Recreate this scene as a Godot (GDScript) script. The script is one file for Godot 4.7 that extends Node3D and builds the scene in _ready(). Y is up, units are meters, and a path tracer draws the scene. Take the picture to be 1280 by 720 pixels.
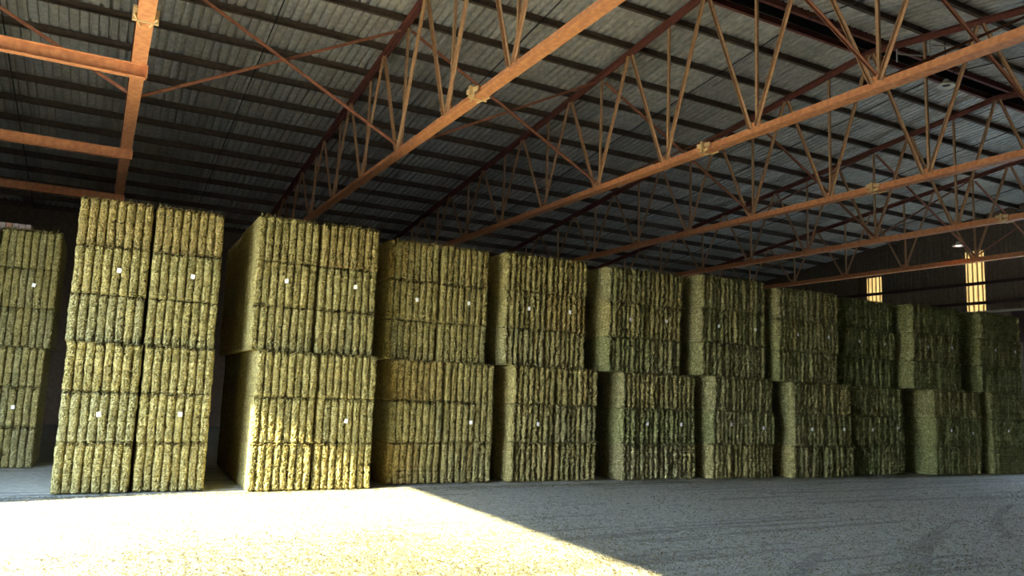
extends Node3D
# Hay barn: a row of big-bale stacks under a steel truss roof, low sun entering by a door in the end wall.
# World: x runs along the row of stacks, y up, z towards the viewer (depth v = -z).

const ROOF_RIDGE_V := 13.6          # depth of the ridge line
const SLOPE := 0.125
const HALF_SPAN := 24.4
const CHORD_Y := 8.02               # bottom chord
const TOP_Y := 11.94                # top chord at the ridge
const U_LEFT := -5.9
const U_RIGHT := 36.85
const V_NEAR := -10.8
const V_FAR := 38.0
const TRUSS_U := 0.22
const BAY := 6.096
const DOOR_V0 := 4.9
const DOOR_V1 := 14.32
const DOOR_H := 5.95

const TYRE_MARKS := [[Vector2(14.78, 9.29), Vector2(12.9, 8.54), Vector2(11.12, 7.69), Vector2(9.45, 6.63)], [Vector2(12.81, 8.34), Vector2(11.71, 7.83), Vector2(10.86, 7.36), Vector2(9.55, 6.5)], [Vector2(18.31, 10.32), Vector2(16.62, 9.61), Vector2(15.07, 8.77), Vector2(13.75, 7.78)], [Vector2(9.35, 7.93), Vector2(8.51, 7.41), Vector2(7.92, 7.0)]]
var rng := RandomNumberGenerator.new()
var used := {}
var M := {}
var flake_meshes: Array[ArrayMesh] = []
var hay_mats: Array = []
var fringes: Array = []

# ---------------------------------------------------------------- helpers
func numbered(called: String) -> String:
	if not used.has(called):
		used[called] = 0
		return called
	used[called] += 1
	return "%s_%03d" % [called, used[called]]

func tag(o: Node, label: String, category: String, group := "") -> void:
	o.set_meta("label", label)
	o.set_meta("category", category)
	if group != "":
		o.set_meta("group", group)

func thing(called: String, label: String, category: String, at: Vector3, turn := 0.0, group := "") -> Node3D:
	var o := Node3D.new()
	o.name = numbered(called)
	add_child(o)
	o.position = at
	o.rotation.y = turn
	tag(o, label, category, group)
	return o

func structure(called: String) -> Node3D:
	var o := Node3D.new()
	o.name = called
	add_child(o)
	o.set_meta("kind", "structure")
	return o

func begin() -> SurfaceTool:
	var st := SurfaceTool.new()
	st.begin(Mesh.PRIMITIVE_TRIANGLES)
	return st

func part(st: SurfaceTool, called: String, m: Material, parent: Node) -> MeshInstance3D:
	var o := MeshInstance3D.new()
	o.name = called
	o.mesh = st.commit()
	o.material_override = m
	parent.add_child(o, true)
	return o

func part_mesh(mesh: Mesh, called: String, m: Material, parent: Node, at := Vector3.ZERO) -> MeshInstance3D:
	var o := MeshInstance3D.new()
	o.name = called
	o.mesh = mesh
	o.material_override = m
	o.position = at
	parent.add_child(o, true)
	return o

func quad(st: SurfaceTool, a: Vector3, b: Vector3, c: Vector3, d: Vector3) -> void:
	# a b c d run clockwise seen from the front
	var n := (c - a).cross(b - a)
	if n.length() < 1e-12:
		n = (d - a).cross(c - a)
	n = n.normalized()
	for p in [a, b, c, a, c, d]:
		st.set_normal(n)
		st.add_vertex(p)

func box(st: SurfaceTool, center: Vector3, size: Vector3, b := Basis.IDENTITY) -> void:
	var h := size * 0.5
	var p := []
	for i in 8:
		p.append(center + b * Vector3(h.x if i & 1 else -h.x, h.y if i & 2 else -h.y, h.z if i & 4 else -h.z))
	quad(st, p[4], p[6], p[7], p[5])
	quad(st, p[1], p[3], p[2], p[0])
	quad(st, p[5], p[7], p[3], p[1])
	quad(st, p[0], p[2], p[6], p[4])
	quad(st, p[6], p[2], p[3], p[7])
	quad(st, p[0], p[4], p[5], p[1])

func span_box(st: SurfaceTool, lo: Vector3, hi: Vector3) -> void:
	box(st, (lo + hi) * 0.5, (hi - lo).abs())

func frame(a: Vector3, b: Vector3, side := Vector3.RIGHT) -> Basis:
	# z along a..b, x near side
	var z := (b - a).normalized()
	var y := z.cross(side).normalized()
	return Basis(y.cross(z).normalized(), y, z)

func angle_bar(st: SurfaceTool, a: Vector3, b: Vector3, leg: float, t: float, side := Vector3.RIGHT) -> void:
	# a rolled steel angle between two points
	var f := frame(a, b, side)
	var c := (a + b) * 0.5
	var l := a.distance_to(b)
	box(st, c + f.x * (t * 0.5), Vector3(t, leg, l), f)
	box(st, c + f.x * (leg * 0.5) - f.y * (leg * 0.5 - t * 0.5), Vector3(leg, t, l), f)

func cylinder(st: SurfaceTool, a: Vector3, b: Vector3, r0: float, r1: float, n := 12, caps := true) -> void:
	var f := frame(a, b, Vector3.RIGHT if absf((b - a).normalized().x) < 0.9 else Vector3.UP)
	for i in n:
		var t0 := TAU * i / n
		var t1 := TAU * (i + 1) / n
		var d0 := f.x * cos(t0) + f.y * sin(t0)
		var d1 := f.x * cos(t1) + f.y * sin(t1)
		var q := [a + d0 * r0, a + d1 * r0, b + d1 * r1, b + d0 * r1]
		for k in [0, 2, 1, 0, 3, 2]:
			st.set_normal((d0 if k == 0 or k == 3 else d1))
			st.add_vertex(q[k])
		if caps:
			for k in [a, q[0], q[1]]:
				st.set_normal(-f.z)
				st.add_vertex(k)
			for k in [b, q[2], q[3]]:
				st.set_normal(f.z)
				st.add_vertex(k)

func roof_y(v: float) -> float:
	return TOP_Y - SLOPE * absf(v - ROOF_RIDGE_V)

func gable_slab(st: SurfaceTool, x0: float, x1: float, v0: float, v1: float, y0: float) -> void:
	# a piece of end wall from y0 up to the roof sheets, between two depths
	var cuts := [v0]
	if v0 < ROOF_RIDGE_V and v1 > ROOF_RIDGE_V:
		cuts.append(ROOF_RIDGE_V)
	cuts.append(v1)
	for i in cuts.size() - 1:
		var a: float = cuts[i]
		var b: float = cuts[i + 1]
		var ya := roof_y(a) + 0.42
		var yb := roof_y(b) + 0.42
		var p := [Vector3(x0, y0, -a), Vector3(x1, y0, -a), Vector3(x1, y0, -b), Vector3(x0, y0, -b), Vector3(x0, ya, -a), Vector3(x1, ya, -a), Vector3(x1, yb, -b), Vector3(x0, yb, -b)]
		quad(st, p[1], p[5], p[6], p[2])
		quad(st, p[3], p[7], p[4], p[0])
		quad(st, p[0], p[4], p[5], p[1])
		quad(st, p[2], p[6], p[7], p[3])
		quad(st, p[4], p[7], p[6], p[5])
		quad(st, p[0], p[1], p[2], p[3])

func plain(c: Color, rough := 0.8, metal := 0.0) -> StandardMaterial3D:
	var m := StandardMaterial3D.new()
	m.albedo_color = c
	m.roughness = rough
	m.metallic = metal
	return m

func mottled(c0: Color, c1: Color, scale: float, rough := 0.8, metal := 0.0, seed_ := 1, bump := 0.0, freq := 0.02) -> StandardMaterial3D:
	# two colours blended by layered noise, laid on in world space
	var n := FastNoiseLite.new()
	n.seed = seed_
	n.frequency = freq
	n.fractal_octaves = 5
	var im := n.get_seamless_image(512, 512)
	var fine := FastNoiseLite.new()
	fine.seed = seed_ + 7
	fine.frequency = 0.2
	var im2 := fine.get_seamless_image(512, 512)
	var outi := Image.create(512, 512, false, Image.FORMAT_RGB8)
	for y in 512:
		for x in 512:
			var t := clampf((im.get_pixel(x, y).r - 0.5) * 1.6 + 0.5 + (im2.get_pixel(x, y).r - 0.5) * 0.6, 0.0, 1.0)
			outi.set_pixel(x, y, c0.lerp(c1, t))
	var m := StandardMaterial3D.new()
	m.albedo_texture = ImageTexture.create_from_image(outi)
	m.uv1_triplanar = true
	m.uv1_world_triplanar = true
	m.uv1_scale = Vector3.ONE * scale
	m.roughness = rough
	m.metallic = metal
	if bump > 0.0:
		m.heightmap_enabled = true
		m.heightmap_texture = ImageTexture.create_from_image(im2)
		m.heightmap_scale = bump
	return m

# ---------------------------------------------------------------- materials
func hay_images() -> Array:
	# loose stalks and leaf, drawn as short strokes; the second image is their height
	var s := 768
	var col := Image.create(s, s, false, Image.FORMAT_RGB8)
	var hgt := Image.create(s, s, false, Image.FORMAT_RGB8)
	col.fill(Color(0.48, 0.46, 0.30))
	hgt.fill(Color(0.25, 0.25, 0.25))
	var r := RandomNumberGenerator.new()
	r.seed = 11
	var tones := [Color(0.90, 0.87, 0.64), Color(0.83, 0.80, 0.57), Color(0.72, 0.71, 0.51), Color(0.63, 0.63, 0.46), Color(0.54, 0.53, 0.39), Color(0.38, 0.37, 0.26), Color(0.95, 0.92, 0.76), Color(0.76, 0.68, 0.48)]
	for k in 30000:
		var x := r.randf() * s
		var y := r.randf() * s
		var a := r.randf() * PI
		var l := r.randf_range(5, 16)
		var w := 1 if r.randf() < 0.35 else 2
		var c: Color = tones[r.randi() % tones.size()]
		var h := r.randf()
		if c.r < 0.35:
			h *= 0.3
		c = c.lerp(Color(0.70, 0.67, 0.45), 0.15)
		var hc := Color(h, h, h)
		for i in int(l):
			var px := x + cos(a) * i
			var py := y + sin(a) * i
			for j in w:
				var ix := posmod(int(px - sin(a) * j), s)
				var iy := posmod(int(py + cos(a) * j), s)
				col.set_pixel(ix, iy, c)
				hgt.set_pixel(ix, iy, hc)
	return [ImageTexture.create_from_image(col), ImageTexture.create_from_image(hgt)]

func make_materials() -> void:
	var hi := hay_images()
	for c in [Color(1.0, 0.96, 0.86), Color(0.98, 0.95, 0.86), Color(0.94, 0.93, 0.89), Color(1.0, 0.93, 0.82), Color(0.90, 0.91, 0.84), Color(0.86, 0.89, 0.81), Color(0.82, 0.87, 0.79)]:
		var m := StandardMaterial3D.new()
		m.albedo_color = c
		m.albedo_texture = hi[0]
		m.uv1_triplanar = true
		m.uv1_world_triplanar = true
		m.uv1_scale = Vector3.ONE * 0.26
		m.roughness = 0.95
		m.metallic_specular = 0.25
		m.heightmap_enabled = true
		m.heightmap_texture = hi[1]
		m.heightmap_scale = 4.0
		hay_mats.append(m)
	M.chord = mottled(Color(0.88, 0.61, 0.40), Color(0.78, 0.50, 0.32), 0.6, 0.62, 0.0, 3)
	M.web = mottled(Color(0.78, 0.63, 0.46), Color(0.68, 0.51, 0.37), 0.7, 0.6, 0.0, 4)
	M.brace = mottled(Color(0.66, 0.44, 0.32), Color(0.55, 0.35, 0.26), 0.6, 0.7, 0.0, 15)
	M.primer = mottled(Color(0.50, 0.29, 0.23), Color(0.42, 0.23, 0.19), 0.6, 0.7, 0.0, 5)
	M.splice = plain(Color(0.88, 0.74, 0.52), 0.6)
	M.purlin = mottled(Color(0.38, 0.32, 0.26), Color(0.30, 0.25, 0.20), 0.5, 0.75, 0.0, 6)
	M.sheet = mottled(Color(0.86, 0.84, 0.79), Color(0.70, 0.685, 0.645), 0.35, 0.55, 0.15, 8)
	M.sheet_old = mottled(Color(0.78, 0.76, 0.715), Color(0.64, 0.625, 0.585), 0.35, 0.6, 0.15, 9)
	M.siding = mottled(Color(0.46, 0.39, 0.31), Color(0.38, 0.32, 0.26), 0.4, 0.7, 0.0, 10)
	M.wall = mottled(Color(0.34, 0.30, 0.26), Color(0.28, 0.25, 0.22), 0.4, 0.75, 0.0, 12)
	M.girt = plain(Color(0.20, 0.11, 0.09), 0.7)
	M.trim = plain(Color(0.62, 0.58, 0.50), 0.6)
	M.white = plain(Color(0.85, 0.84, 0.80), 0.5)
	M.paper = plain(Color(0.93, 0.92, 0.90), 0.7)
	M.dark = plain(Color(0.07, 0.07, 0.07), 0.6)
	M.ground = mottled(Color(0.52, 0.48, 0.40), Color(0.44, 0.41, 0.35), 0.2, 0.95, 0.0, 14)
	M.pink_block = plain(Color(0.66, 0.50, 0.43), 0.8)
	M.pale_block = plain(Color(0.62, 0.57, 0.54), 0.8)
	# translucent yellowed fibreglass
	var p := StandardMaterial3D.new()
	p.albedo_color = Color(0.85, 0.74, 0.52)
	p.roughness = 0.6
	p.backlight_enabled = true
	p.backlight = Color(0.80, 0.71, 0.53)
	M.fibreglass = p
	# floor: packed earth with chaff, tyre-worn streaks along the row
	var s := 1024
	var im := Image.create(s, s, false, Image.FORMAT_RGB8)
	var hm := Image.create(s, s, false, Image.FORMAT_RGB8)
	var n := FastNoiseLite.new()
	n.seed = 21
	n.frequency = 0.012
	n.fractal_octaves = 5
	var ni := n.get_seamless_image(s, s)
	var g := FastNoiseLite.new()
	g.seed = 22
	g.frequency = 0.25
	var gi := g.get_seamless_image(s, s)
	for y in s:
		for x in s:
			var t := ni.get_pixel(x, y).r
			var f := gi.get_pixel(x, y).r
			var k := clampf(0.5 + (t - 0.5) * 0.7 + (f - 0.5) * 0.55, 0.0, 1.0)
			im.set_pixel(x, y, Color(0.58, 0.595, 0.545).lerp(Color(0.78, 0.79, 0.735), k))
			hm.set_pixel(x, y, Color(k, k, k))
	var r := RandomNumberGenerator.new()
	r.seed = 23
	var bits := [Color(0.74, 0.71, 0.55), Color(0.70, 0.65, 0.44), Color(0.40, 0.37, 0.27), Color(0.33, 0.31, 0.24), Color(0.78, 0.75, 0.62), Color(0.52, 0.50, 0.36)]
	for k in 26000:
		var x := r.randf() * s
		var y := r.randf() * s
		var a := r.randf() * PI
		var l := r.randf_range(2, 9)
		var c: Color = bits[r.randi() % bits.size()]
		var h := r.randf_range(0.5, 1.0) if c.r > 0.5 else r.randf_range(0.0, 0.4)
		for i in int(l):
			im.set_pixel(posmod(int(x + cos(a) * i), s), posmod(int(y + sin(a) * i), s), c)
			hm.set_pixel(posmod(int(x + cos(a) * i), s), posmod(int(y + sin(a) * i), s), Color(h, h, h))
	var tr := Image.create(s, s, false, Image.FORMAT_RGB8)   # whole floor: streaks and tyre arcs
	var sn := FastNoiseLite.new()
	sn.seed = 31
	sn.frequency = 0.004
	sn.fractal_octaves = 3
	var bn := FastNoiseLite.new()
	bn.seed = 32
	bn.frequency = 0.02
	# thin wheel scuffs along the row, the same all over the floor
	for y in s:
		for x in s:
			var scuff := sn.get_noise_2d(x * 0.8 + y * 0.6, y * 34.0) * (0.5 + bn.get_noise_2d(x * 0.25, y * 0.8 + 400.0) * 1.5)
			var d := 1.0 if scuff < 0.12 else 0.84
			tr.set_pixel(x, y, Color(d, d, d))
	# tyre marks with tread, where loaders turned
	for way in TYRE_MARKS:
		var cv := Curve2D.new()
		for q in way:
			cv.add_point(q)
		var l := cv.get_baked_length()
		var d := 0.0
		while d < l:
			var c := cv.sample_baked(d, true)
			for w in range(-3, 4):
				var pu := int((c.x + w * 0.05 - U_LEFT) / (U_RIGHT - U_LEFT) * s)
				var pv := int((c.y - V_NEAR) / (V_FAR - V_NEAR) * s)
				if (int(d / 0.09) + absi(w)) % 3:
					tr.set_pixel(clampi(pu, 0, s - 1), clampi(pv, 0, s - 1), Color(0.86, 0.86, 0.86))
			d += 0.03
	var fm := StandardMaterial3D.new()
	fm.albedo_texture = ImageTexture.create_from_image(im)
	fm.uv1_triplanar = true
	fm.uv1_world_triplanar = true
	fm.uv1_scale = Vector3.ONE * 0.36
	fm.roughness = 0.95
	fm.metallic_specular = 0.3
	fm.heightmap_enabled = true
	fm.heightmap_texture = ImageTexture.create_from_image(hm)
	fm.heightmap_scale = 2.0
	fm.detail_enabled = true
	fm.detail_blend_mode = BaseMaterial3D.BLEND_MODE_MUL
	fm.detail_uv_layer = BaseMaterial3D.DETAIL_UV_2
	fm.detail_albedo = ImageTexture.create_from_image(tr)
	M.floor = fm

# ---------------------------------------------------------------- building
func build_shell() -> void:
	# floor slab with its own grid so that it rolls a little
	var fl := structure("floor")
	var st := begin()
	st.set_smooth_group(0)
	var nu := 150
	var nv := 170
	var n := FastNoiseLite.new()
	n.seed = 5
	n.frequency = 0.35
	var pts := PackedVector3Array()
	for j in nv + 1:
		for i in nu + 1:
			var u := lerpf(U_LEFT - 0.3, U_RIGHT + 0.3, float(i) / nu)
			var v := lerpf(V_NEAR - 0.3, V_FAR + 0.3, float(j) / nv)
			var edge := 1.0 if i > 0 and i < nu and j > 0 and j < nv else 0.0
			pts.append(Vector3(u, n.get_noise_2d(u, v) * 0.012 * edge - 0.012, -v))
	for j in nv + 1:
		for i in nu + 1:
			st.set_uv2(Vector2(float(i) / nu, float(j) / nv))
			st.add_vertex(pts[j * (nu + 1) + i])
	for j in nv:
		for i in nu:
			var a := j * (nu + 1) + i
			for k in [a, a + nu + 1, a + nu + 2, a, a + nu + 2, a + 1]:
				st.add_index(k)
	st.generate_normals()
	part(st, "earth_surface", M.floor, fl)
	st = begin()
	span_box(st, Vector3(U_LEFT - 0.3, -0.6, -V_FAR - 0.3), Vector3(U_RIGHT + 0.3, -0.05, -V_NEAR + 0.3))
	part(st, "slab", M.ground, fl)
	# ground around the barn
	st = begin()
	span_box(st, Vector3(-150, -0.6, -150), Vector3(U_LEFT - 0.3, -0.02, 120))
	span_box(st, Vector3(U_RIGHT + 0.3, -0.6, -150), Vector3(190, -0.02, 120))
	span_box(st, Vector3(U_LEFT - 0.3, -0.6, -150), Vector3(U_RIGHT + 0.3, -0.02, -V_FAR - 0.3))
	span_box(st, Vector3(U_LEFT - 0.3, -0.6, -V_NEAR + 0.3), Vector3(U_RIGHT + 0.3, -0.02, 120))
	var gr := part(st, "ground", M.ground, self)
	gr.set_meta("kind", "structure")
	# end wall with the big door the sun comes through
	var wl := structure("wall_left")
	st = begin()
	gable_slab(st, U_LEFT - 0.15, U_LEFT, V_NEAR, DOOR_V0, -0.05)
	gable_slab(st, U_LEFT - 0.15, U_LEFT, DOOR_V1, V_FAR, -0.05)
	gable_slab(st, U_LEFT - 0.15, U_LEFT, DOOR_V0, DOOR_V1, DOOR_H)
	part(st, "cladding", M.wall, wl)
	st = begin()
	span_box(st, Vector3(U_LEFT, 0, -DOOR_V1 - 0.2), Vector3(U_LEFT + 0.15, DOOR_H + 0.2, -DOOR_V1))
	span_box(st, Vector3(U_LEFT, 0, -DOOR_V0), Vector3(U_LEFT + 0.15, DOOR_H + 0.2, -DOOR_V0 + 0.2))
	span_box(st, Vector3(U_LEFT, DOOR_H, -DOOR_V1), Vector3(U_LEFT + 0.15, DOOR_H + 0.2, -DOOR_V0))
	part(st, "door_frame", M.primer, wl)
	# long walls
	for e in [["wall_back", V_FAR, V_FAR + 0.15], ["wall_front", V_NEAR - 0.15, V_NEAR]]:
		var w := structure(e[0])
		st = begin()
		span_box(st, Vector3(U_LEFT - 0.15, -0.05, -e[1]), Vector3(U_RIGHT + 0.15, roof_y(V_FAR) + 0.5, -e[2]))
		part(st, "cladding", M.siding if e[0] == "wall_back" else M.wall, w)
	# far end wall: ribbed sheets, two translucent ones, a door
	var wr := structure("wall_right")
	var w := 0.914
	var first := 21.38 - 35 * w
	var sheets := {}
	for k in 54:
		var v0 := maxf(first + k * w, V_NEAR)
		var v1 := minf(first + (k + 1) * w, V_FAR)
		if v1 - v0 < 0.05:
			continue
		var y0 := -0.05
		var vm := (v0 + v1) * 0.5
		var is_pane := k == 35 or k == 41
		if vm > 13.0 and vm < 20.0:
			y0 = 5.15
		if is_pane:
			y0 = roof_y(vm) - 1.28
		st = begin()
		gable_slab(st, U_RIGHT, U_RIGHT + 0.06, v0, v1, y0)
		ribs(st, v0, v1, y0)
		part(st, "siding_sheet", M.siding, wr)
		if is_pane:
			var win := structure("window_%d" % (1 if k == 35 else 2))
			st = begin()
			span_box(st, Vector3(U_RIGHT + 0.02, 3.0, -v1), Vector3(U_RIGHT + 0.03, y0, -v0))
			var c := v0 + 0.114
			while c < v1:
				span_box(st, Vector3(U_RIGHT - 0.012, 3.0, -c - 0.03), Vector3(U_RIGHT + 0.02, y0, -c + 0.03))
				c += 0.2285
			part(st, "pane", M.fibreglass, win)
			st = begin()
			span_box(st, Vector3(U_RIGHT, -0.05, -v1), Vector3(U_RIGHT + 0.06, 3.0, -v0))
			part(st, "siding_sheet", M.siding, wr)
	for h in [8.02, 7.08, 5.5, 4.0]:
		st = begin()
		for seg in ([[V_NEAR, V_FAR]] if h > 6.0 else [[V_NEAR, 12.9], [20.1, V_FAR]]):
			span_box(st, Vector3(U_RIGHT - 0.17, h - 0.07, -seg[1]), Vector3(U_RIGHT - 0.155, h + 0.07, -seg[0]))
			span_box(st, Vector3(U_RIGHT - 0.155, h + 0.055, -seg[1]), Vector3(U_RIGHT - 0.04, h + 0.07, -seg[0]))
			span_box(st, Vector3(U_RIGHT - 0.155, h - 0.07, -seg[1]), Vector3(U_RIGHT - 0.04, h - 0.055, -seg[0]))
		part(st, "girt", M.girt, wr)
	st = begin()
	span_box(st, Vector3(U_RIGHT - 0.22, 5.15, -20.12), Vector3(U_RIGHT, 6.55, -12.9))
	part(st, "door_header", M.girt, wr)
	st = begin()
	span_box(st, Vector3(U_RIGHT - 0.22, 0, -20.12), Vector3(U_RIGHT, 5.15, -19.97))
	span_box(st, Vector3(U_RIGHT - 0.22, 0, -13.02), Vector3(U_RIGHT, 5.15, -12.9))
	part(st, "door_jamb", M.girt, wr)
	var tm := structure("trim_1")
	st = begin()
	span_box(st, Vector3(U_RIGHT - 0.26, 6.58, -22.4), Vector3(U_RIGHT - 0.16, 6.68, -10.0))
	part(st, "door_track", M.trim, tm)
	build_roof()

func ribs(st: SurfaceTool, v0: float, v1: float, y0: float) -> void:
	var c := v0 + 0.114
	while c < v1 - 0.03:
		var y1 := roof_y(c)
		var a := Vector3(U_RIGHT, y0, -c)
		var d := 0.035
		var up := Vector3(0, y1 - y0, 0)
		var p := [a + Vector3(0, 0, 0.045), a + Vector3(-d, 0, 0.02), a + Vector3(-d, 0, -0.02), a + Vector3(0, 0, -0.045)]
		for i in 3:
			quad(st, p[i + 1], p[i + 1] + up, p[i] + up, p[i])
		c += 0.2285

func build_roof() -> void:
	var ce := structure("ceiling")
	# one ribbed sheet, ridge to eave, 0.914 m wide; x across, z down the slope
	var st := begin()
	var prof := []
	for k in 4:
		var c := 0.2285 * k + 0.114
		prof += [Vector2(c - 0.114, 0), Vector2(c - 0.042, 0), Vector2(c - 0.034, 0.095), Vector2(c + 0.034, 0.095), Vector2(c + 0.042, 0)]
	prof.append(Vector2(0.914, 0))
	var len_ := HALF_SPAN + 0.25
	for i in prof.size() - 1:
		var a: Vector2 = prof[i]
		var b: Vector2 = prof[i + 1]
		var a0 := Vector3(a.x, a.y, 0)
		var b0 := Vector3(b.x, b.y, 0)
		var o := Vector3(0, -SLOPE * len_, len_)
		var up := Vector3(0, 0.006, 0)
		quad(st, a0, a0 + o, b0 + o, b0)                         # underside
		quad(st, b0 + up, b0 + o + up, a0 + o + up, a0 + up)     # weather side
		quad(st, a0 + o, a0 + o + up, b0 + o + up, b0 + o)
	var sheet := st.commit()
	var y := TOP_Y + 0.33
	rng.seed = 40
	var n := int(ceil((U_RIGHT - U_LEFT + 0.3) / 0.914))
	for i in n:
		for s in [1, -1]:
			var o := part_mesh(sheet, "roof_sheet", M.sheet if rng.randf() < 0.6 else M.sheet_old, ce)
			# near slope falls towards +z, far slope is the same sheet turned round
			if s == 1:
				o.position = Vector3(U_LEFT - 0.15 + i * 0.914, y - 0.3 * SLOPE + rng.randf() * 0.006, -ROOF_RIDGE_V + 0.3)
			else:
				o.rotation.y = PI
				o.position = Vector3(U_LEFT - 0.15 + (i + 1) * 0.914, y - 0.3 * SLOPE + rng.randf() * 0.006, -ROOF_RIDGE_V - 0.3)
	# raised ridge vent, closed: the dark slot along the ridge
	st = begin()
	for s in [1, -1]:
		span_box(st, Vector3(U_LEFT - 0.15, y - 0.06, -ROOF_RIDGE_V + s * 0.30), Vector3(U_RIGHT + 0.15, y + 0.45, -ROOF_RIDGE_V + s * 0.33))
	span_box(st, Vector3(U_LEFT - 0.15, y + 0.44, -ROOF_RIDGE_V - 0.36), Vector3(U_RIGHT + 0.15, y + 0.48, -ROOF_RIDGE_V + 0.36))
	span_box(st, Vector3(U_LEFT - 0.2, y - 0.3, -ROOF_RIDGE_V - 0.36), Vector3(U_LEFT - 0.15, y + 0.48, -ROOF_RIDGE_V + 0.36))
	span_box(st, Vector3(U_RIGHT + 0.15, y - 0.3, -ROOF_RIDGE_V - 0.36), Vector3(U_RIGHT + 0.2, y + 0.48, -ROOF_RIDGE_V + 0.36))
	part(st, "ridge_vent", M.dark, ce)
	# purlins: zed sections across the trusses
	st = begin()
	var x0 := U_LEFT
	var x1 := U_RIGHT
	span_box(st, Vector3(x0, 0.0, -0.01), Vector3(x1, 0.21, 0.01))
	span_box(st, Vector3(x0, 0.0, 0.01), Vector3(x1, 0.014, 0.085))
	span_box(st, Vector3(x0, 0.196, -0.085), Vector3(x1, 0.21, -0.01))
	var purlin := st.commit()
	for k in 17:
		for s in [1, -1]:
			var dv := 0.35 + 0.0 if k == 0 else 1.525 * k
			if dv > HALF_SPAN - 0.2:
				dv = HALF_SPAN - 0.2
			var o := part_mesh(purlin, "purlin", M.primer if k == 0 else M.purlin, ce)
			o.position = Vector3(0, TOP_Y - SLOPE * dv + 0.09, -(ROOF_RIDGE_V + s * dv))

	# sag rods under the purlins at mid bay
	for i in range(-1, 6):
		for s in [1, -1]:
			var x := TRUSS_U + BAY * (i + 0.5)
			st = begin()
			cylinder(st, Vector3(x, TOP_Y + 0.05 - SLOPE * 0.4, -(ROOF_RIDGE_V + s * 0.4)), Vector3(x, TOP_Y + 0.05 - SLOPE * (HALF_SPAN - 0.2), -(ROOF_RIDGE_V + s * (HALF_SPAN - 0.2))), 0.016, 0.016, 6)
			part(st, "sag_rod", M.dark, ce)

# ---------------------------------------------------------------- steelwork
func make_truss() -> Node3D:
	var t := thing("roof_truss", "", "truss", Vector3(TRUSS_U, CHORD_Y, -ROOF_RIDGE_V), 0.0, "roof trusses")
	var rise := TOP_Y - CHORD_Y
	# bottom chord: two angles back to back, flange down; in lengths spliced at mid span
	for s in [1, -1]:
		var st := begin()
		var z0 := 0.0
		var z1: float = s * HALF_SPAN
		span_box(st, Vector3(-0.02, -0.09, minf(z0, z1)), Vector3(0.02, 0.09, maxf(z0, z1)))
		span_box(st, Vector3(-0.13, -0.105, minf(z0, z1)), Vector3(0.13, -0.088, maxf(z0, z1)))
		part(st, "bottom_chord", M.chord, t)
		st = begin()
		var a := Vector3(0, rise, 0)
		var b := Vector3(0, rise - SLOPE * HALF_SPAN, s * HALF_SPAN)
		var f := frame(a, b)
		var l := a.distance_to(b)
		var c := (a + b) * 0.5
		box(st, c, Vector3(0.035, 0.14, l), f)
		box(st, c + Vector3(0, 0.072, 0), Vector3(0.24, 0.016, l), f)
		part(st, "top_chord", M.primer, t)
	# webs: a post and two diagonals from every bottom panel point
	for k in 8:
		for s in [1, -1]:
			var z: float = s * (1.525 + 3.05 * k)
			var foot := Vector3(0.0, 0.06, z)
			var post := begin()
			angle_bar(post, foot + Vector3(0.03, 0, 0), Vector3(0.03, rise - SLOPE * absf(z) - 0.03, z), 0.062, 0.012, Vector3.RIGHT)
			part(post, "post", M.web, t)
			for e in [-1, 1]:
				var z2: float = z + e * 1.525
				if absf(z2) > HALF_SPAN:
					z2 = signf(z2) * HALF_SPAN
				var d := begin()
				angle_bar(d, foot + Vector3(-0.03, 0, e * 0.09), Vector3(-0.03, rise - SLOPE * absf(z2) - 0.05, z2 - e * 0.06), 0.075 if k < 2 else 0.06, 0.012, Vector3.LEFT)
				part(d, "diagonal", M.web, t)
			var g := begin()
			span_box(g, Vector3(-0.006, -0.02, z - 0.17), Vector3(0.006, 0.2, z + 0.17))
			part(g, "gusset", M.chord, t)
	# bolted splice at mid span: flared end plates, bolts
	var sp := begin()
	span_box(sp, Vector3(-0.2, -0.125, -0.03), Vector3(0.2, 0.13, -0.005))
	span_box(sp, Vector3(-0.2, -0.125, 0.005), Vector3(0.2, 0.13, 0.03))
	for e in [-1, 1]:
		box(sp, Vector3(e * 0.12, -0.09, 0), Vector3(0.025, 0.07, 0.42), Basis(Vector3.UP, e * 0.25))
		box(sp, Vector3(e * 0.12, 0.05, 0), Vector3(0.025, 0.10, 0.36), Basis(Vector3.UP, -e * 0.25))
	var spo := part(sp, "splice_plate", M.splice, t)
	var bo := begin()
	cylinder(bo, Vector3(0, 0, -0.06), Vector3(0, 0, 0.06), 0.016, 0.016, 6)
	var bolt := bo.commit()
	for x in [-0.15, -0.06, 0.06, 0.15]:
		for yy in [-0.06, 0.07]:
			part_mesh(bolt, "bolt", M.splice, spo, Vector3(x, yy, 0))
	return t

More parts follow.
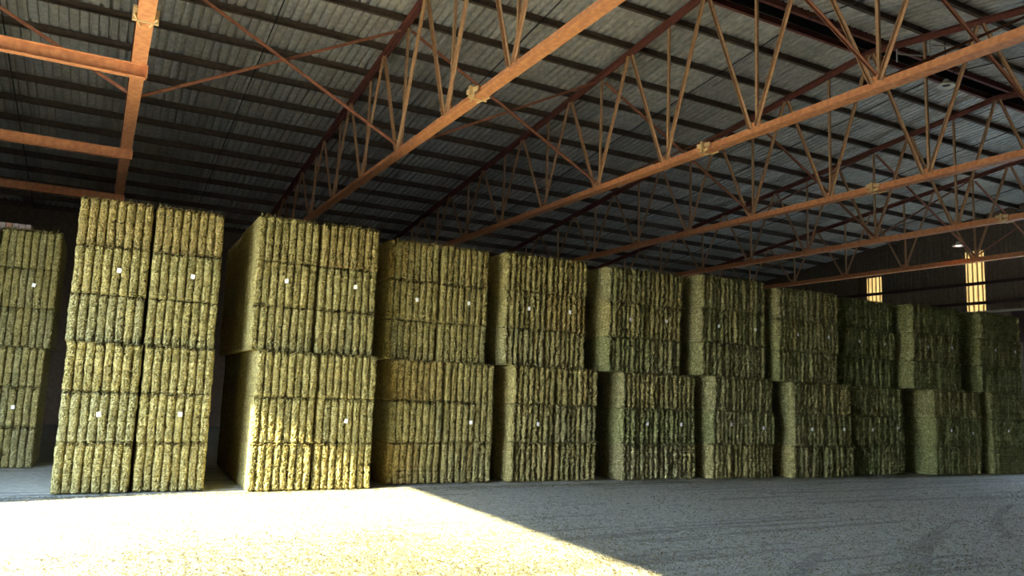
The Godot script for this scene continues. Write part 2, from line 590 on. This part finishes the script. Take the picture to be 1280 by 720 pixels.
func build_steel() -> void:
	var labels := [
		"rust-orange steel roof truss carrying the ends of the cross beams",
		"rust-orange steel roof truss, first beyond the one carrying the cross beams",
		"rust-orange steel roof truss, second beyond the one carrying the cross beams",
		"rust-orange steel roof truss, third beyond the one carrying the cross beams",
		"rust-orange steel roof truss, second before the end wall with glowing panels",
		"rust-orange steel roof truss, last before the end wall with glowing panels"]
	var t0 := make_truss()
	t0.set_meta("label", labels[0])
	for i in range(1, 6):
		var t := t0.duplicate()
		t.name = numbered("roof_truss")
		add_child(t)
		t.position.x = TRUSS_U + BAY * i
		t.set_meta("label", labels[i])
	# cross braces between neighbouring trusses, in the planes of two panel points
	var ord := ["first", "second", "third", "fourth", "fifth", "sixth"]
	for plane in [[18.175, "bale side"], [9.025, "open side"]]:
		var v: float = plane[0]
		var top := roof_y(v) - 0.12
		for i in range(-1, 6):
			var xa := TRUSS_U + BAY * i + 0.12
			var xb := TRUSS_U + BAY * (i + 1) - 0.12
			if i == -1:
				xa = U_LEFT + 0.02
			if i == 5:
				xb = U_RIGHT - 0.06
			for up in 2:
				var a := Vector3(xa, CHORD_Y + 0.14 if up == 0 else top, -v - 0.05 + 0.1 * up)
				var b := Vector3(xb, top if up == 0 else CHORD_Y + 0.14, -v - 0.05 + 0.1 * up)
				var na: String = "the door wall" if i == -1 else "the %s truss" % ord[i]
				var nb: String = "the panel wall" if i == 5 else "the %s truss" % ord[i + 1]
				var lab := "thin brace, top of %s to foot of %s, %s" % ([nb, na, plane[1]] if up == 0 else [na, nb, plane[1]])
				var br := thing("cross_brace", lab, "brace", a, 0.0, "cross braces between trusses")
				var st := begin()
				angle_bar(st, Vector3.ZERO, b - a, 0.06, 0.01, Vector3(0, 0, 1))
				part(st, "angle_bar", M.brace, br)
	# heavy struts from the door wall to the first truss
	for e in [[15.64, "heavy orange cross beam under the first truss, second from its splice"], [21.9, "heavy orange cross beam under the first truss, third from its splice"], [27.6, "heavy orange cross beam under the first truss, deepest over the stacks"], [11.9, "heavy orange cross beam under the first truss, closest to its splice"]]:
		var v: float = e[0]
		var o := thing("cross_beam", e[1], "beam", Vector3(U_LEFT, CHORD_Y - 0.36, -v), 0.0, "cross beams at the first truss")
		var l := TRUSS_U + 0.16 - U_LEFT
		var st := begin()
		span_box(st, Vector3(0.0, 0.012, -0.008), Vector3(l, 0.238, 0.008))
		part(st, "beam_web", M.chord, o)
		for yy in [0.0, 0.238]:
			st = begin()
			span_box(st, Vector3(0.0, yy, -0.07), Vector3(l, yy + 0.014, 0.07))
			part(st, "flange", M.chord, o)
		st = begin()
		span_box(st, Vector3(l - 0.02, 0.0, -0.075), Vector3(l, 0.252, 0.075))
		part(st, "end_plate", M.chord, o)

func build_fittings() -> void:
	# high-bay lamp, off: white dished rim round a dark lens
	for e in [[Vector3(19.21, 10.55, -11.93), false, "white round high-bay lamp, unlit, hanging below the ridge"], [Vector3(30.9, 8.72, -18.95), true, "lit round lamp hanging in front of the glowing wall panel"]]:
		var p: Vector3 = e[0]
		var o := thing("high_bay_lamp", e[2], "lamp", p, 0.0, "hanging lamps")
		var st := begin()
		var prof := [Vector2(0.10, 0.02), Vector2(0.13, 0.0), Vector2(0.21, -0.015), Vector2(0.225, 0.01), Vector2(0.19, 0.05), Vector2(0.10, 0.10), Vector2(0.06, 0.18), Vector2(0.0, 0.19)]
		for i in prof.size() - 1:
			var a: Vector2 = prof[i]
			var b: Vector2 = prof[i + 1]
			for k in 24:
				var t0 := TAU * k / 24
				var t1 := TAU * (k + 1) / 24
				quad(st, Vector3(a.x * cos(t0), a.y, a.x * sin(t0)), Vector3(b.x * cos(t0), b.y, b.x * sin(t0)), Vector3(b.x * cos(t1), b.y, b.x * sin(t1)), Vector3(a.x * cos(t1), a.y, a.x * sin(t1)))
		part(st, "lamp_housing", M.white, o)
		st = begin()
		cylinder(st, Vector3(0, 0.02, 0), Vector3(0, 0.035, 0), 0.105, 0.105, 20)
		if e[1]:
			var g := StandardMaterial3D.new()
			g.albedo_color = Color(0.95, 0.93, 0.85)
			g.emission_enabled = true
			g.emission = Color(1.0, 0.95, 0.82)
			g.emission_energy_multiplier = 6.0
			part(st, "lamp_lens", g, o)
			var l := SpotLight3D.new()
			l.name = "lamp_light"
			l.light_color = Color(1.0, 0.94, 0.82)
			l.light_energy = 1.0
			l.light_size = 0.1
			l.spot_angle = 75
			l.spot_range = 60.0
			l.spot_attenuation = 2.0
			l.shadow_enabled = true
			l.position = Vector3(0, -0.03, 0)
			l.rotation.x = -PI / 2
			o.add_child(l)
		else:
			part(st, "lamp_lens", M.dark, o)
		st = begin()
		var topy := roof_y(-p.z) + 0.1 - p.y
		cylinder(st, Vector3(0, 0.17, 0), Vector3(0, topy, 0), 0.014, 0.014, 8)
		part(st, "hanger_rod", M.dark, o)
	# small white conduit brackets along the near top chord of the fourth truss
	var k := 0
	for e in [[13.0, "white conduit bracket under the roof, nearest the ridge"], [12.05, "white conduit bracket under the roof, middle one of three"], [11.0, "white conduit bracket under the roof, farthest from the ridge"]]:
		var v: float = e[0]
		var x := TRUSS_U + BAY * 3 + 0.25
		var y := roof_y(v) - 0.1
		var o := thing("conduit_bracket", e[1], "bracket", Vector3(x, y, -v), 0.0, "conduit brackets")
		var st := begin()
		span_box(st, Vector3(-0.04, -0.26, -0.012), Vector3(0.0, 0.16, 0.012))
		span_box(st, Vector3(-0.04, 0.0, -0.012), Vector3(0.12, 0.03, 0.012))
		part(st, "bracket_arm", M.white, o)
		st = begin()
		cylinder(st, Vector3(0.1, 0.0, 0), Vector3(0.75 - 0.1 * k, 0.02, 0.25), 0.022, 0.022, 8)
		part(st, "conduit", M.trim, o)
		k += 1
	# thin dark drop rod above the door bay
	var dr := thing("drop_rod", "thin dark rod hanging from the roof beside the first truss", "rod", Vector3(-1.55, 9.75, -17.6))
	var st2 := begin()
	cylinder(st2, Vector3.ZERO, Vector3(0, roof_y(17.6) + 0.1 - 9.75, 0), 0.018, 0.018, 8)
	part(st2, "rod", M.dark, dr)

# ---------------------------------------------------------------- hay
func make_flakes() -> void:
	# a flake: an upright slab of hay with a bulging, ragged edge front and back
	var hw := 0.0762
	var hz := 1.2
	for variant in 18:
		var rough := variant >= 9          # the second half: looser bales with deep, wavering grooves
		var deep := 0.115 if rough else 0.085
		var power := 2.8 if rough else 4.0
		var n := FastNoiseLite.new()
		n.seed = 100 + variant
		n.frequency = 14.0
		n.fractal_octaves = 3
		var slow := FastNoiseLite.new()
		slow.seed = 300 + variant
		slow.frequency = 2.2
		var outline := []          # clockwise seen from above, x right, z front: start at front left
		var arc := 11
		for i in arc:
			var t := -1.0 + 2.0 * i / (arc - 1)
			outline.append(Vector3(hw * t, 0, hz - deep * pow(absf(t), power)))
		for z in [0.95, 0.6, 0.0, -0.6, -0.95]:
			outline.append(Vector3(hw, 0, z))
		for i in 5:
			var t := 1.0 - 2.0 * i / 4.0
			outline.append(Vector3(hw * t, 0, -hz + 0.05 * pow(absf(t), 2.3)))
		for z in [-0.95, -0.6, 0.0, 0.6, 0.95]:
			outline.append(Vector3(-hw, 0, z))
		var levels := 38
		var st := begin()
		st.set_smooth_group(0)
		var no := outline.size()
		for j in levels + 1:
			var yy := float(j) / levels
			var edge := minf(yy, 1.0 - yy) / 0.04
			var inset := 0.0
			if edge < 1.0:
				inset = 0.045 * (1.0 - edge) * (1.0 - edge)
			var shift := slow.get_noise_2d(yy, 0.3) * (0.035 if rough else 0.016)
			var bulge := slow.get_noise_2d(yy, 7.7) * 0.025
			for i in no:
				var q: Vector3 = outline[i]
				var front := smoothstep(0.9, 1.1, absf(q.z))
				var p := Vector3(q.x, yy * 0.89, q.z)
				p.x += shift * front + n.get_noise_3d(q.x * 1.0, yy, q.z) * 0.014 * front
				p.z += signf(q.z) * front * (bulge - inset + n.get_noise_3d(q.x * 2.0, yy * 1.3, q.z + 5.0) * (0.06 if rough else 0.04))
				p.x -= signf(q.x) * inset * 0.25
				st.add_vertex(p)
		for j in levels:
			for i in no:
				var a := j * no + i
				var b := j * no + (i + 1) % no
				for k in [a, a + no, b + no, a, b + no, b]:
					st.add_index(k)
		# caps as fans
		var base := (levels + 1) * no
		st.add_vertex(Vector3(0, 0, 0))
		st.add_vertex(Vector3(0, 0.89, 0))
		for i in no:
			var b := (i + 1) % no
			for k in [base, i, b]:
				st.add_index(k)
			for k in [base + 1, levels * no + b, levels * no + i]:
				st.add_index(k)
		st.generate_normals()
		# stray stalks
		var ex := begin()
		var r := RandomNumberGenerator.new()
		r.seed = 500 + variant
		for k in 300:
			var x := r.randf_range(-hw, hw)
			var yy := r.randf_range(0.0, 0.89)
			if k % 6 == 0:
				yy = 0.88 if r.randf() < 0.75 else 0.02
			x = clampf(x, -hw + 0.012, hw - 0.012)
			yy = clampf(yy, 0.014, 0.872)
			var root := Vector3(x, yy, hz - deep * pow(absf(x / hw), power) - 0.012)
			var dir := Vector3(r.randf_range(-1, 1), r.randf_range(-0.9, 1.0), r.randf_range(0.1, 0.8)).normalized()
			var l := r.randf_range(0.03, 0.065) if k % 6 else r.randf_range(0.06, 0.11)
			var side := dir.cross(Vector3(r.randf_range(-1, 1), r.randf_range(-1, 1), r.randf_range(-1, 1))).normalized() * r.randf_range(0.004, 0.011)
			if yy < 0.08:
				dir.y = absf(dir.y) * 0.5
			var up_ := dir.cross(side).normalized()
			if up_.z < 0.0:
				up_ = -up_
			var tip := root + dir * l
			tip = Vector3(clampf(tip.x, -hw, hw), clampf(tip.y, 0.0, 0.885), tip.z)
			for q in [root - side, tip, root + side]:
				ex.set_normal(up_)
				ex.add_vertex(q)
		var mesh := st.commit()
		var joined := begin()
		joined.append_from(mesh, 0, Transform3D.IDENTITY)
		ex.index()
		joined.append_from(ex.commit(), 0, Transform3D.IDENTITY)
		flake_meshes.append(joined.commit())

func top_fringe(n: int, seed_: int) -> ArrayMesh:
	# loose stalks sticking up along the front top edge of a bale
	var st := begin()
	var r := RandomNumberGenerator.new()
	r.seed = seed_
	for k in n:
		var root := Vector3(r.randf_range(-0.58, 0.58), 0.0, 1.12 - r.randf() * 0.08)
		var tip := root + Vector3(r.randf_range(-0.05, 0.05), r.randf_range(0.02, 0.06) if k % 9 else r.randf_range(0.07, 0.12), r.randf_range(0.0, 0.06))
		tip.x = clampf(tip.x, -0.6, 0.6)
		var side := Vector3(r.randf_range(0.005, 0.012), 0, 0)
		for q in [root - side, tip, root + side]:
			st.set_normal(Vector3(0, 0.3, 0.95).normalized())
			st.add_vertex(q)
	return st.commit()

const DELTA := 0.0103   # the row is turned this much from the building

func place(u: float, y: float, v: float) -> Vector3:
	return Vector3(u * cos(DELTA) + v * sin(DELTA), y, -(v * cos(DELTA) - u * sin(DELTA)))

func bale(u: float, y: float, v_front: float, w: float, h: float, tones: Array, tagged: bool, label: String, group: String, loose := false, fringed := false, side_jitter := 0.008) -> void:
	var jv := rng.randf_range(-0.03, 0.03)
	var ju := rng.randf_range(-side_jitter, side_jitter)
	var o := thing("hay_bale", label, "hay bale", place(u + ju, y, v_front + 1.2 + jv), -DELTA + rng.randf_range(-0.002, 0.002), group)
	var tone: Material = hay_mats[tones[rng.randi() % tones.size()]]
	for k in 8:
		var f := MeshInstance3D.new()
		f.name = "flake"
		f.mesh = flake_meshes[rng.randi() % 9 + (9 if loose else 0)]
		f.material_override = tone if rng.randf() < 0.8 else hay_mats[tones[rng.randi() % tones.size()]]
		var fw := (w - 0.055) / 8.0
		var sx := fw / 0.1525 * rng.randf_range(0.97, 1.02)
		f.position = Vector3(fw * (k - 3.5), 0.0, rng.randf_range(-0.025, 0.025) if loose else rng.randf_range(-0.014, 0.014))
		f.scale = Vector3(sx, h / 0.89, rng.randf_range(0.995, 1.005))
		o.add_child(f, true)
	if fringed:
		var fr := part_mesh(fringes[rng.randi() % fringes.size()], "loose_stalks", tone, o, Vector3(0, h - 0.005, 0))
		fr.scale.x = (w - 0.045) / 1.22
		fr.set_meta("kind", "stuff")
	if tagged:
		var st := begin()
		var c := Vector3(rng.randf_range(-0.02, 0.16), h * rng.randf_range(0.48, 0.6), 1.27)
		box(st, c, Vector3(0.072, 0.085, 0.004), Basis(Vector3(0, 0, 1), rng.randf_range(-0.2, 0.2)) * Basis(Vector3.RIGHT, rng.randf_range(-0.1, 0.1)))
		var tg := part(st, "paper_tag", M.paper, o)
		tg.set_meta("label", "small white paper tag")

func build_hay() -> void:
	make_flakes()
	for k in 4:
		fringes.append(top_fringe(150, 700 + k))
	rng.seed = 77
	# per stack: front depth, lower block u0 u1, upper block u0 u1, height
	var stacks := [
		[15.99, -0.61, 1.92, -0.65, 1.90, 5.39],
		[15.75, 2.66, 5.10, 2.52, 5.04, 5.43],
		[16.24, 5.60, 8.12, 5.46, 7.93, 5.39],
		[16.18, 8.55, 10.95, 8.35, 10.68, 5.42],
		[16.05, 11.60, 14.00, 11.16, 13.57, 5.35],
		[15.81, 14.38, 16.60, 14.01, 16.37, 5.41],
		[15.63, 17.14, 19.57, 16.71, 19.11, 5.30],
		[15.85, 19.98, 22.20, 19.62, 21.93, 5.29],
		[15.46, 23.10, 25.54, 22.28, 24.66, 5.29],
		[15.40, 26.01, 28.45, 25.65, 27.95, 5.31]]
	var ord := ["first", "second", "third", "fourth", "fifth", "sixth", "seventh", "eighth", "ninth", "tenth"]
	var tier := ["bottom", "second", "third", "fourth", "fifth", "top"]
	for s in stacks.size():
		var d: Array = stacks[s]
		var hb: float = d[5] / 6.0
		for row in 6:
			var u0: float = d[1] if row < 3 else d[3]
			var u1: float = d[2] if row < 3 else d[4]
			u0 -= 0.03
			u1 += 0.02
			var w := (u1 - u0) * 0.5
			var vf: float = d[0] + (0.0 if row < 3 else (0.18 if s < 4 else 0.08))
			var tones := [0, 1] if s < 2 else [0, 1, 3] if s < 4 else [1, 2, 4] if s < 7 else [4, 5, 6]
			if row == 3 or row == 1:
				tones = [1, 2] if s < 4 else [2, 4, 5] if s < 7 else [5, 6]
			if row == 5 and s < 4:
				tones = [0, 3]
			for col in 2:
				var tagged := (row == 1 or row == 4) and not (s == 1 and row == 1 and col == 0) and not (s == 2 and row == 1 and col == 0) and not (s == 3 and row == 1 and col == 1)
				var lab := "%shay bale, %s tier, %s side, %s stack past the set-back stack" % ["tagged " if tagged else "", tier[row], "lit-panel" if col == 1 else "set-back-stack", ord[s]]
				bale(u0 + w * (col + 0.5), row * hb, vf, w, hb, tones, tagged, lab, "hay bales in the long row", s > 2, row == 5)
		if s < 2:
			# bales a second length deep, seen past the corner
			for row in 6:
				var u0: float = (d[1] if row < 3 else d[3]) + (-0.10 if s == 0 and row > 2 else 0.03)
				bale(u0 + 0.61, row * hb, d[0] + 2.60 + (0.0 if row < 3 else 0.18), 1.22, hb, [1, 3], false, "hay bale behind the %s tier of the %s row stack, facing the gap" % [tier[row], ord[s]], "hay bales a second length deep")
	# the stack standing farther back
	for row in 6:
		for col in 2:
			var w := 1.24
			var lean := 0.0 if row < 3 else 0.08
			var tagged := (row == 1 or row == 4)
			bale(-1.16 + lean - w * (col + 0.5), row * 0.888, 20.49, w, 0.888, [1, 2], tagged, "%shay bale, %s tier, %s column of the set-back stack" % ["tagged " if tagged else "", tier[row], "aisle-side" if col == 0 else "door-side"], "hay bales of the set-back stack", false, row == 5)
	# pale blocks lying on the set-back stack
	for k in 5:
		var o := thing("pale_block", "small %s block on the set-back stack, %s from its aisle edge" % ["pinkish" if k == 1 else "pale", ["fifth", "fourth", "third", "second", "first"][k]], "block", place(-2.32 + 0.125 * k, 5.33, 20.75), -DELTA, "pale blocks on the set-back stack")
		var st := begin()
		span_box(st, Vector3(-0.055, 0.0, -0.12), Vector3(0.055, 0.13, 0.06))
		span_box(st, Vector3(-0.05, 0.13, -0.115), Vector3(0.05, 0.138, 0.055))
		part(st, "block_body", M.pink_block if k == 1 else M.pale_block, o)

func build_chaff() -> void:
	# loose stalks on the floor
	var st := begin()
	for k in [Vector3(-0.5, 0, 0), Vector3(0.5, 0.12, 0.05), Vector3(0.45, 0.0, -0.06)]:
		st.set_normal(Vector3.UP)
		st.add_vertex(k)
	for k in [Vector3(-0.5, 0, 0), Vector3(0.45, 0.0, -0.06), Vector3(0.5, 0.12, 0.05)]:
		st.set_normal(Vector3.UP)
		st.add_vertex(k)
	var mm := MultiMesh.new()
	mm.transform_format = MultiMesh.TRANSFORM_3D
	mm.use_colors = true
	mm.mesh = st.commit()
	var r := RandomNumberGenerator.new()
	r.seed = 91
	var n := 150000
	mm.instance_count = n
	for i in n:
		var u: float
		var v: float
		if i > 80000:      # thicker where the bales are loaded
			u = 2.2 + r.randfn(0.0, 2.6)
			v = clampf(8.6 + r.randfn(0.0, 1.9) + 0.25 * sin(u * 2.1), 4.0, 15.6)
		elif i < 9000:      # drifts at the foot of the stacks
			u = r.randf_range(-3.0, 29.0)
			v = 15.75 - 0.006 * u - absf(r.randfn(0.0, 0.28))
		else:
			v = 5.0 + pow(r.randf(), 1.4) * 11.0
			u = r.randf_range(-2.0, 4.0 + v * 1.6)
		var l := r.randf_range(0.012, 0.045)
		var b := Basis(Vector3.UP, r.randf() * TAU) * Basis(Vector3(0, 0, 1), r.randf_range(-0.1, 0.5)) * Basis.from_scale(Vector3(l, 0.07, 0.10))
		mm.set_instance_transform(i, Transform3D(b, place(u, -0.004 + 0.004 * r.randf(), v)))
		var k := r.randf()
		# one mix of stalk colours for the whole floor: straw, olive leaf, bleached, brown
		var c := Color(0.46, 0.42, 0.24) if k < 0.3 else Color(0.26, 0.25, 0.12) if k < 0.62 else Color(0.60, 0.58, 0.42) if k < 0.8 else Color(0.21, 0.185, 0.09)
		mm.set_instance_color(i, c)
	var o := MultiMeshInstance3D.new()
	o.name = "hay_chaff"
	o.multimesh = mm
	var m := StandardMaterial3D.new()
	m.vertex_color_use_as_albedo = true
	m.roughness = 0.9
	o.material_override = m
	add_child(o)
	o.set_meta("kind", "stuff")
	tag(o, "loose dry hay chaff scattered over the earth floor", "chaff")

# ---------------------------------------------------------------- scene
func _ready() -> void:
	var cam := Camera3D.new()
	cam.name = "camera"
	add_child(cam)
	cam.fov = 40.87
	cam.near = 0.05
	cam.far = 500.0
	cam.transform = Transform3D(Basis(Vector3(0.87900134, 0.03763829, 0.47533147), Vector3(-0.09581601, 0.99048797, 0.09875661), Vector3(-0.46709307, -0.13235156, 0.8742466)).orthonormalized(), Vector3(0, 2.092, 0))
	cam.current = true
	var env := Environment.new()
	env.background_mode = Environment.BG_SKY
	var sky := Sky.new()
	var sm := ProceduralSkyMaterial.new()
	sm.sky_top_color = Color(0.56, 0.69, 0.90)
	sm.sky_horizon_color = Color(0.88, 0.92, 0.96)
	sm.sky_curve = 0.2
	sm.ground_bottom_color = Color(0.5, 0.47, 0.42)
	sm.ground_horizon_color = Color(0.7, 0.7, 0.68)
	sm.sun_angle_max = 12.0
	sky.sky_material = sm
	env.sky = sky
	env.background_energy_multiplier = 13.5
	env.tonemap_mode = Environment.TONE_MAPPER_LINEAR
	env.tonemap_exposure = 3.15
	env.sdfgi_enabled = true
	env.ssao_enabled = true
	env.ssil_enabled = true
	var we := WorldEnvironment.new()
	we.name = "environment"
	we.environment = env
	add_child(we)
	var sun := DirectionalLight3D.new()
	sun.name = "sun"
	sun.light_color = Color(1.0, 0.93, 0.74)
	sun.light_energy = 6.2
	sun.light_angular_distance = 0.55
	sun.shadow_enabled = true
	add_child(sun)
	sun.look_at_from_position(Vector3.ZERO, Vector3(1.0, -0.49, -0.2), Vector3.UP)
	make_materials()
	build_shell()
	build_steel()
	build_fittings()
	build_hay()
	build_chaff()
